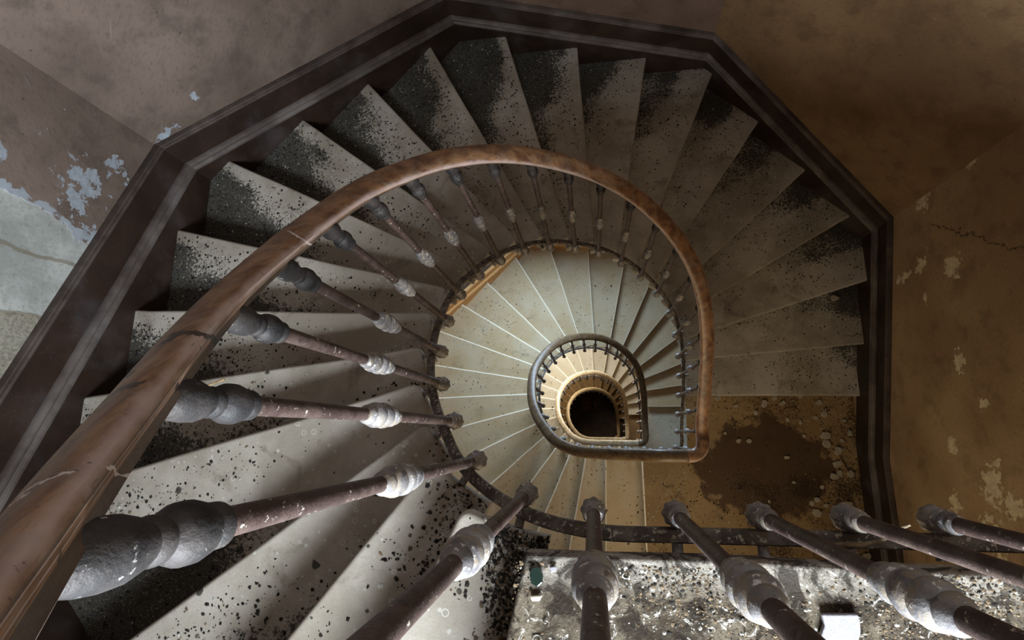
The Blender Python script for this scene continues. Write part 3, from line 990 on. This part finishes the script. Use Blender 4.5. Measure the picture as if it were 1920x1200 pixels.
RL = ['upper railing with broad worn brown handrail sweeping in from the lower left corner',
      'second railing ring, thinner dusty handrail curling around the bright pale treads in the middle',
      'third railing, small cream coloured ring just inside the second handrail',
      'innermost and lowest railing, tiny pale ring around the dark floor']
def bal_angle(i):
    j = min(range(len(BC)), key=lambda q: (BC[q][0] - BAL[i][0]) ** 2 + (BC[q][1] - BAL[i][1]) ** 2)
    t = BC[(j + 2) % len(BC)] - BC[j - 2]
    return math.atan2(t[0], -t[1])              # outward normal (-ty, tx)
def bal_ang(i):
    if i == 0:
        return math.radians(-45)
    j = min(range(len(BC)), key=lambda q: (BC[q][0] - BAL[i][0]) ** 2 + (BC[q][1] - BAL[i][1]) ** 2)
    t = BC[(j + 2) % len(BC)] - BC[j - 2]
    return math.atan2(t[0], -t[1])
for st in range(4):
    z0 = STOREY_Z[st]
    bl = bal_level(st)
    rg = thing('stair_railing', RL[st], 'railing', (.7, 0, z0 - len(T0 if st == 0 else T1) * H))
    railpts, barpts = [], []
    for (i, lv, ext) in bl:
        x, y = BAL[i]
        zn = z0 - lv * H
        zf_ = zn + FOOT
        L = BLEN + ext
        if st == 0 and i < 6:
            zf_ = -.10
            L = BLEN - .06
        railpts.append((x, y, zf_ + L + .036))
        barpts.append((x, y, zn - .085))
        ang = bal_ang(i)
        def place(nm, me, par):
            o = bpy.data.objects.new(nm, me)
            COL.objects.link(o)
            o.parent = par
            o.matrix_parent_inverse = par.matrix_world.inverted()
            return o
        if st <= 1:
            b = bpy.data.objects.new('baluster', ME['shaft'])
            COL.objects.link(b)
            b.parent = rg
            b.matrix_parent_inverse = rg.matrix_world.inverted()
            sz = L / .995
            b.location = (x, y, zf_); b.rotation_euler = (0, 0, ang); b.scale = (1, 1, sz)
            for nm, key in (('foot_boss', 'foot'), ('collar', 'coll'), ('top_knob', 'top')):
                c = bpy.data.objects.new(nm, ME[key])
                COL.objects.link(c)
                c.parent = b
        else:
            b = bpy.data.objects.new('baluster', ME['small'])
            COL.objects.link(b)
            b.parent = rg
            b.matrix_parent_inverse = rg.matrix_world.inverted()
            b.location = (x, y, zf_); b.rotation_euler = (0, 0, ang); b.scale = (1, 1, L / .995)
    # rail and bar control points; storeys below start at the corner of the landing
    if st == 0:
        rail = [(2.09, -.147, railpts[0][2]), (1.2, -.147, railpts[0][2]), (.8, -.147, railpts[0][2])] + railpts
        bar = [(2.09, -.147, barpts[0][2]), (1.2, -.147, barpts[0][2]), (.8, -.147, barpts[0][2])] + barpts
    else:
        rail = [(.622, -.147, railpts[0][2])] + railpts[1:]
        bar = [(.622, -.147, barpts[0][2])] + barpts[1:]
    rz, bz = railpts[-1][2], barpts[-1][2]
    nz0 = z0 - len(T0 if st == 0 else T1) * H
    re = nz0 + FOOT + BLEN - .01 + .036
    rail += [(.715, -.060, re), (.705, -.110, re), (.668, -.141, re), (.622, -.147, re)]
    be_ = nz0 - .085
    bar += [(.715, -.060, be_), (.705, -.110, be_), (.668, -.141, be_), (.622, -.147, be_)]
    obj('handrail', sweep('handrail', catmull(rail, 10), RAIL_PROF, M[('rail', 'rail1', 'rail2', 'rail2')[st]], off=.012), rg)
    BARP = [(-.012, -.016), (-.013, .004), (-.010, .008), (.010, .008), (.013, .004), (.012, -.016)]
    obj('string_bar', sweep('string_bar', catmull(bar, 8), BARP, M['bar'], off=.034), rg)

# ------------------------------------------------------------------ litter
def flake(mb, x, y, z, s, mi):
    k = random.choice((4, 5, 5, 6))
    a0 = random.random() * 6.283
    el = random.uniform(.5, 1.0)
    ph = random.random() * 6.283
    tx, ty = random.uniform(-.4, .4), random.uniform(-.4, .4)
    vs = []
    for i in range(k):
        a = a0 + 6.283 * i / k
        r = s * random.uniform(.65, 1.1)
        dx, dy = r * math.cos(a), r * el * math.sin(a)
        dx, dy = dx * math.cos(ph) - dy * math.sin(ph), dx * math.sin(ph) + dy * math.cos(ph)
        vs.append((x + dx, y + dy, z + max(0, (dx * tx + dy * ty)) + s * .05))
    vs.append((x, y, z + s * random.uniform(.25, .6)))
    vs.append((x, y, z - .001))
    mb.add(vs, [(i, (i + 1) % k, k) for i in range(k)] + [((i + 1) % k, i, k + 1) for i in range(k)], mi)
def sample_poly(inner, outer):
    # random point between the inner end and the wall
    ring = np.array(inner + outer)
    lo, hi = ring.min(0), ring.max(0)
    for _ in range(40):
        p = lo + (hi - lo) * np.array([random.random(), random.random()])
        c = False
        j = len(ring) - 1
        for i in range(len(ring)):
            if (ring[i][1] > p[1]) != (ring[j][1] > p[1]) and p[0] < (ring[j][0] - ring[i][0]) * (p[1] - ring[i][1]) / (ring[j][1] - ring[i][1]) + ring[i][0]:
                c = not c
            j = i
        if c:
            return p
    return ring.mean(0)
FM = [M['flake_black'], M['flake_dark'], M['flake_pale'], M['flake_brown']]
def edge_dist(p, a, b):
    a, b = np.array(a), np.array(b)
    d = (b - a) / np.linalg.norm(b - a)
    w = p - a
    return abs(w[0] * d[1] - w[1] * d[0])
for st, cnt, lab in ((0, 2300, 'black crumbs, shells and dirt littering the upper flight, thickest along the wall'),
                     (1, 330, 'sparse dark crumbs scattered over the pale second flight'),
                     (2, 60, 'fine dark specks strewn over the small cream third flight')):
    mb = MB()
    for (s_, k, inner, outer, z) in STEPS:
        if s_ != st or (st == 1 and k == 0):
            continue
        n = 0
        west = 1.0
        mid = np.mean(inner, axis=0)
        if st == 0:
            west = 1.0 if mid[0] < .1 else .45
        for _ in range(int(cnt * west)):
            p = sample_poly(inner, outer)
            r = math.hypot(p[0] - CX, p[1] - CY)
            cl = mnoise.noise(Vector((p[0] * 3.1, p[1] * 3.1, z * 2.3))) + .5 * mnoise.noise(Vector((p[0] * 9, p[1] * 9, z * 5)))
            rear = edge_dist(p, inner[0], outer[-1])
            if st == 0:
                pr = .03 + 1.1 * max(0, (r - 1.05)) + .55 * cl + (.75 if rear < .07 * random.random() + .02 else 0)
            else:
                pr = .4 + .8 * cl + (.2 if rear < .04 else 0)
            if random.random() > pr:
                continue
            if edge_dist(p, inner[-1], outer[0]) < (.016 + (.05 * random.random() if st == 0 else 0)):
                continue
            sz = random.choice((.0015, .002, .0025, .003, .004, .0058)) * (1.25 if st == 0 else 1.35)
            mi = random.choices((0, 1, 2, 3), (5, 4, 1.1, .8) if st == 0 else (5, 4, .5, .5))[0]
            flake(mb, p[0], p[1], z, sz, mi)
    o = obj('debris', mb.mesh('debris', FM, False))
    tag(o, lab, 'debris', kind='stuff')
mb = MB()
for _ in range(24000):
    x = random.uniform(-.14, .95); y = -.215 - random.random() ** 1.3 * .55
    if x < -.13 + (-.2 - y) * -.25:
        continue
    cl = mnoise.noise(Vector((x * 7, y * 7, 3.3)))
    if random.random() > .55 + 1.5 * cl + (-.28 if y > -.25 else 0):
        continue
    flake(mb, x, y, 0, random.choice((.0009, .0012, .0014, .0016, .002, .002, .0025, .003, .0042)), random.choices((0, 1, 2, 3), (.2, 2.2, .5 + 4 * max(0, mnoise.noise(Vector((x * 11, y * 11, 7)))), 3))[0])
for (s_, k, inner, outer, z) in STEPS:
    if s_ == 0 and k in (1, 2):
        n_ = 0
        while n_ < (40000 if k == 1 else 6000):
            n_ += 1
            p = sample_poly(inner, outer)
            rear = edge_dist(p, inner[0], outer[-1])
            ins = math.hypot(p[0] + .25, p[1] + .22)
            hp = mnoise.noise(Vector((p[0] * 16, p[1] * 16, 2.2)))
            if rear < .045 + (.10 + .10 * hp) * random.random() ** .8 and ins < .10 + .22 * random.random():
                flake(mb, p[0], p[1], z + .014 * random.random() * max(0, 1 - rear / .15), random.choice((.0015, .002, .003, .004, .006)), random.choices((0, 1, 2, 3), (3, 4, .7, 2))[0])
# curled shell rings
for _ in range(90):
    x = random.uniform(-.1, .9); y = -.23 - random.random() * .4
    r = random.uniform(.0025, .0075)
    a0 = random.random() * 6.28
    arc = random.uniform(3.2, 5.6)
    pts = [(x + r * math.cos(a0 + arc * t / 9), y + r * .8 * math.sin(a0 + arc * t / 9), .003 + .002 * math.sin(t)) for t in range(10)]
    mb.tube(pts, [.0011] * 10, 5, random.choice((2, 2, 3)))
o = obj('debris', mb.mesh('debris', FM, False))
tag(o, 'brown and white shells, droppings and crumbs covering the top landing', 'debris', kind='stuff')
mb = MB()
for (s_, k, inner, outer, z) in STEPS:
    if s_ == 1 and k == 0:
        for _ in range(5200):
            p = sample_poly(inner, outer)
            cl = mnoise.noise(Vector((p[0] * 3, p[1] * 3, 8)))
            if random.random() > .12 + .8 * cl + (.6 if p[0] > 1.72 + .2 * random.random() or p[1] > .12 + .12 * random.random() else 0):
                continue
            flake(mb, p[0], p[1], z, random.choice((.003, .004, .006, .008)), random.choices((0, 1, 2, 3), (4, 4, 1, 2))[0])
o = obj('debris', mb.mesh('debris', FM, False))
tag(o, 'dark crumbs and dirt strewn over the brown landing below the wall', 'debris', kind='stuff')

def chunk_mesh(name, s, h, mat, k=7, seed=0, rough=.3):
    rnd = random.Random(seed)
    ang = sorted(rnd.uniform(0, 6.283) for _ in range(k))
    ang = [6.283 * (i + rnd.uniform(-.3, .3)) / k for i in range(k)]
    rad = [s * rnd.uniform(1 - rough, 1 + rough) for _ in range(k)]
    bm = bmesh.new()
    top = [bm.verts.new((r * .95 * math.cos(a), r * .8 * math.sin(a), h * rnd.uniform(.85, 1.1))) for r, a in zip(rad, ang)]
    bot = [bm.verts.new((r * math.cos(a), r * .85 * math.sin(a), 0)) for r, a in zip(rad, ang)]
    bm.faces.new(top); bm.faces.new(list(reversed(bot)))
    for i in range(k):
        j = (i + 1) % k
        bm.faces.new((top[j], top[i], bot[i], bot[j]))
    bmesh.ops.recalc_face_normals(bm, faces=bm.faces)
    bmesh.ops.bevel(bm, geom=list(bm.edges), offset=min(h, s) * .18, segments=2, profile=.5, affect='EDGES', clamp_overlap=True)
    me = bpy.data.meshes.new(name); bm.to_mesh(me); bm.free()
    me.materials.append(mat)
    return me
# plaster lumps on the brown landing and the last treads of the upper flight
ZL = STOREY_Z[1]
protos = [chunk_mesh('plaster_lump', .027, .014, M['plaster'], 6, i, .35) for i in range(5)]
spots = []
rnd = random.Random(5)
for _ in range(30):
    spots.append((2.055 - abs(rnd.gauss(0, .16)) - .02, rnd.uniform(-.95, .2), ZL, rnd.uniform(.5, 1.35)))
for _ in range(8):
    spots.append((rnd.uniform(1.0, 2.0), rnd.uniform(.20, .285), ZL, rnd.uniform(.7, 1.6)))
for _ in range(12):
    spots.append((rnd.uniform(.95, 1.8), rnd.uniform(-.9, .15), ZL, rnd.uniform(.4, .9)))
for (x, y, z, s) in spots:
    o = bpy.data.objects.new('plaster_lump', rnd.choice(protos))
    o.location = (x, y, z + .001); o.rotation_euler = (0, 0, rnd.uniform(0, 6.28)); o.scale = (s, s, s)
    COL.objects.link(o)
    tag(o, 'small pale plaster lump lying among dirt on the dark brown landing', 'plaster', 'plaster lumps on the brown landing')
o = obj('plaster_lump', chunk_mesh('plaster_lump', .03, .014, M['plaster'], 7, 11, .3)); o.location = (1.82, 1.08, -20 * H + .0)
o.location = (1.90, 1.015, -20 * H + .001)
tag(o, 'flat plaster lump on an upper tread near the right wall corner', 'plaster')

# white shard and glass on the top landing
def outline_slab(name, pts, z, h, mat, bev=.002):
    bm = bmesh.new()
    top = [bm.verts.new((x, y, z + h)) for x, y in pts]
    bot = [bm.verts.new((x, y, z)) for x, y in pts]
    bm.faces.new(top); bm.faces.new(list(reversed(bot)))
    n = len(pts)
    for i in range(n):
        j = (i + 1) % n
        bm.faces.new((top[j], top[i], bot[i], bot[j]))
    bmesh.ops.recalc_face_normals(bm, faces=bm.faces)
    bmesh.ops.bevel(bm, geom=list(bm.edges), offset=bev, segments=2, profile=.5, affect='EDGES', clamp_overlap=True)
    me = bpy.data.meshes.new(name); bm.to_mesh(me); bm.free()
    me.materials.append(mat)
    return me

sh = [at(*p, .012) for p in ((1541, 1152), (1609, 1152), (1613, 1166), (1614, 1186), (1608, 1212), (1560, 1214), (1538, 1195), (1546, 1172))]
tag(obj('white_shard', outline_slab('white_shard', sh, .003, .010, M['white'])), 'flat white shard on the littered top landing at the bottom edge', 'shard')
gl = [at(*p, .006) for p in ((996, 1064), (1010, 1062), (1018, 1076), (1018, 1092), (1008, 1101), (996, 1094), (993, 1078))]
tag(obj('glass_shard', outline_slab('glass_shard', gl, .003, .005, M['glass'])), 'dark green glass shard near the corner of the top landing', 'glass')
cr = [at(*p, .006) for p in ((994, 1117), (1018, 1115), (1012, 1127), (997, 1127))]
tag(obj('plaster_chip', outline_slab('plaster_chip', cr, .003, .006, M['plaster'])), 'cream plaster chip just below the green glass shard', 'plaster')
cr = [at(*p, .006) for p in ((1030, 1063), (1043, 1061), (1044, 1071), (1034, 1074))]
tag(obj('white_chip', outline_slab('white_chip', cr, .003, .005, M['white'])), 'small bright white chip right of the green glass shard', 'shard')
# twigs
def px3(px, py, z):
    x, y = at(px, py, z)
    return (x, y, z)
mb = MB()
zb = -.05
mb.tube([px3(1540, 1030, zb), px3(1575, 1020, zb + .004), (px3(1610, 1022, zb + .002)), px3(1650, 1016, zb + .006), px3(1685, 992, zb + .02), px3(1707, 984, zb + .03)], [.004, .0038, .004, .0035, .003, .002], 8)
mb.tube([px3(1672, 1000, zb + .014), px3(1676, 985, zb + .035)], [.0026, .0015], 6)
tag(obj('twig', mb.mesh('twig', [M['twig']])), 'dry forked twig caught on the iron bar between foreground balusters', 'twig')
mb = MB()
zt = -4 * H + .008
mb.tube([px3(385, 725, zt), px3(402, 718, zt), px3(421, 711, zt)], [.0042, .0042, .0042], 8)
tag(obj('stick', mb.mesh('stick', [M['stick']])), 'short pale stick on a left tread behind a large dark knob', 'stick')
mb = MB()
zt = ZL + .014
mb.tube([px3(1567, 846, zt), px3(1590, 886, zt)], [.006, .005], 8)
tag(obj('stick', mb.mesh('stick', [M['stick']])), 'thin straight stick lying on the brown landing near the right wall', 'stick')
# timber lying on the floor of the well
for (pa, pb, w, lab) in (((1096, 742), (1104, 768), .34, 'dim upright plank lying on the dark floor at the bottom of the well'), ((1112, 765), (1126, 740), .16, 'slanting plank lying on the dark floor beside the dim upright plank')):
    a_, b_ = at(*pa, FLOOR_Z), at(*pb, FLOOR_Z)
    v = Vector((b_[0] - a_[0], b_[1] - a_[1], 0)); L = v.length; v.normalize()
    mb = MB()
    mb.box(((a_[0] + b_[0]) / 2, (a_[1] + b_[1]) / 2, FLOOR_Z + .03), (L, w, .05), (v, Vector((-v.y, v.x, 0)), Vector((0, 0, 1))))
    tag(obj('plank', mb.mesh('plank', [M['rubble']], False)), lab, 'plank')

# ------------------------------------------------------------------ world, camera, view
w = bpy.data.worlds.new('World')
sc.world = w
w.use_nodes = True
w.node_tree.nodes['Background'].inputs[0].default_value = (.05, .06, .07, 1)
w.node_tree.nodes['Background'].inputs[1].default_value = .1
cam = bpy.data.cameras.new('Camera')
cam.sensor_width = 36
cam.sensor_fit = 'HORIZONTAL'
cam.lens = 36 * FPX / 1920
cam.clip_start = .02
co = bpy.data.objects.new('Camera', cam)
COL.objects.link(co)
B2 = np.array([ex, -ey, -dvec])              # rows: world axes in camera coordinates
R = Matrix([[B2[r][0], -B2[r][1], -B2[r][2]] for r in range(3)])
co.matrix_world = Matrix.Translation((0, 0, CZ)) @ R.to_4x4()
sc.camera = co
sc.view_settings.view_transform = 'Standard'
sc.view_settings.look = 'None'
sc.view_settings.gamma = 1
sc.view_settings.exposure = 0
sc.cycles.max_bounces = 8
sc.cycles.diffuse_bounces = 5
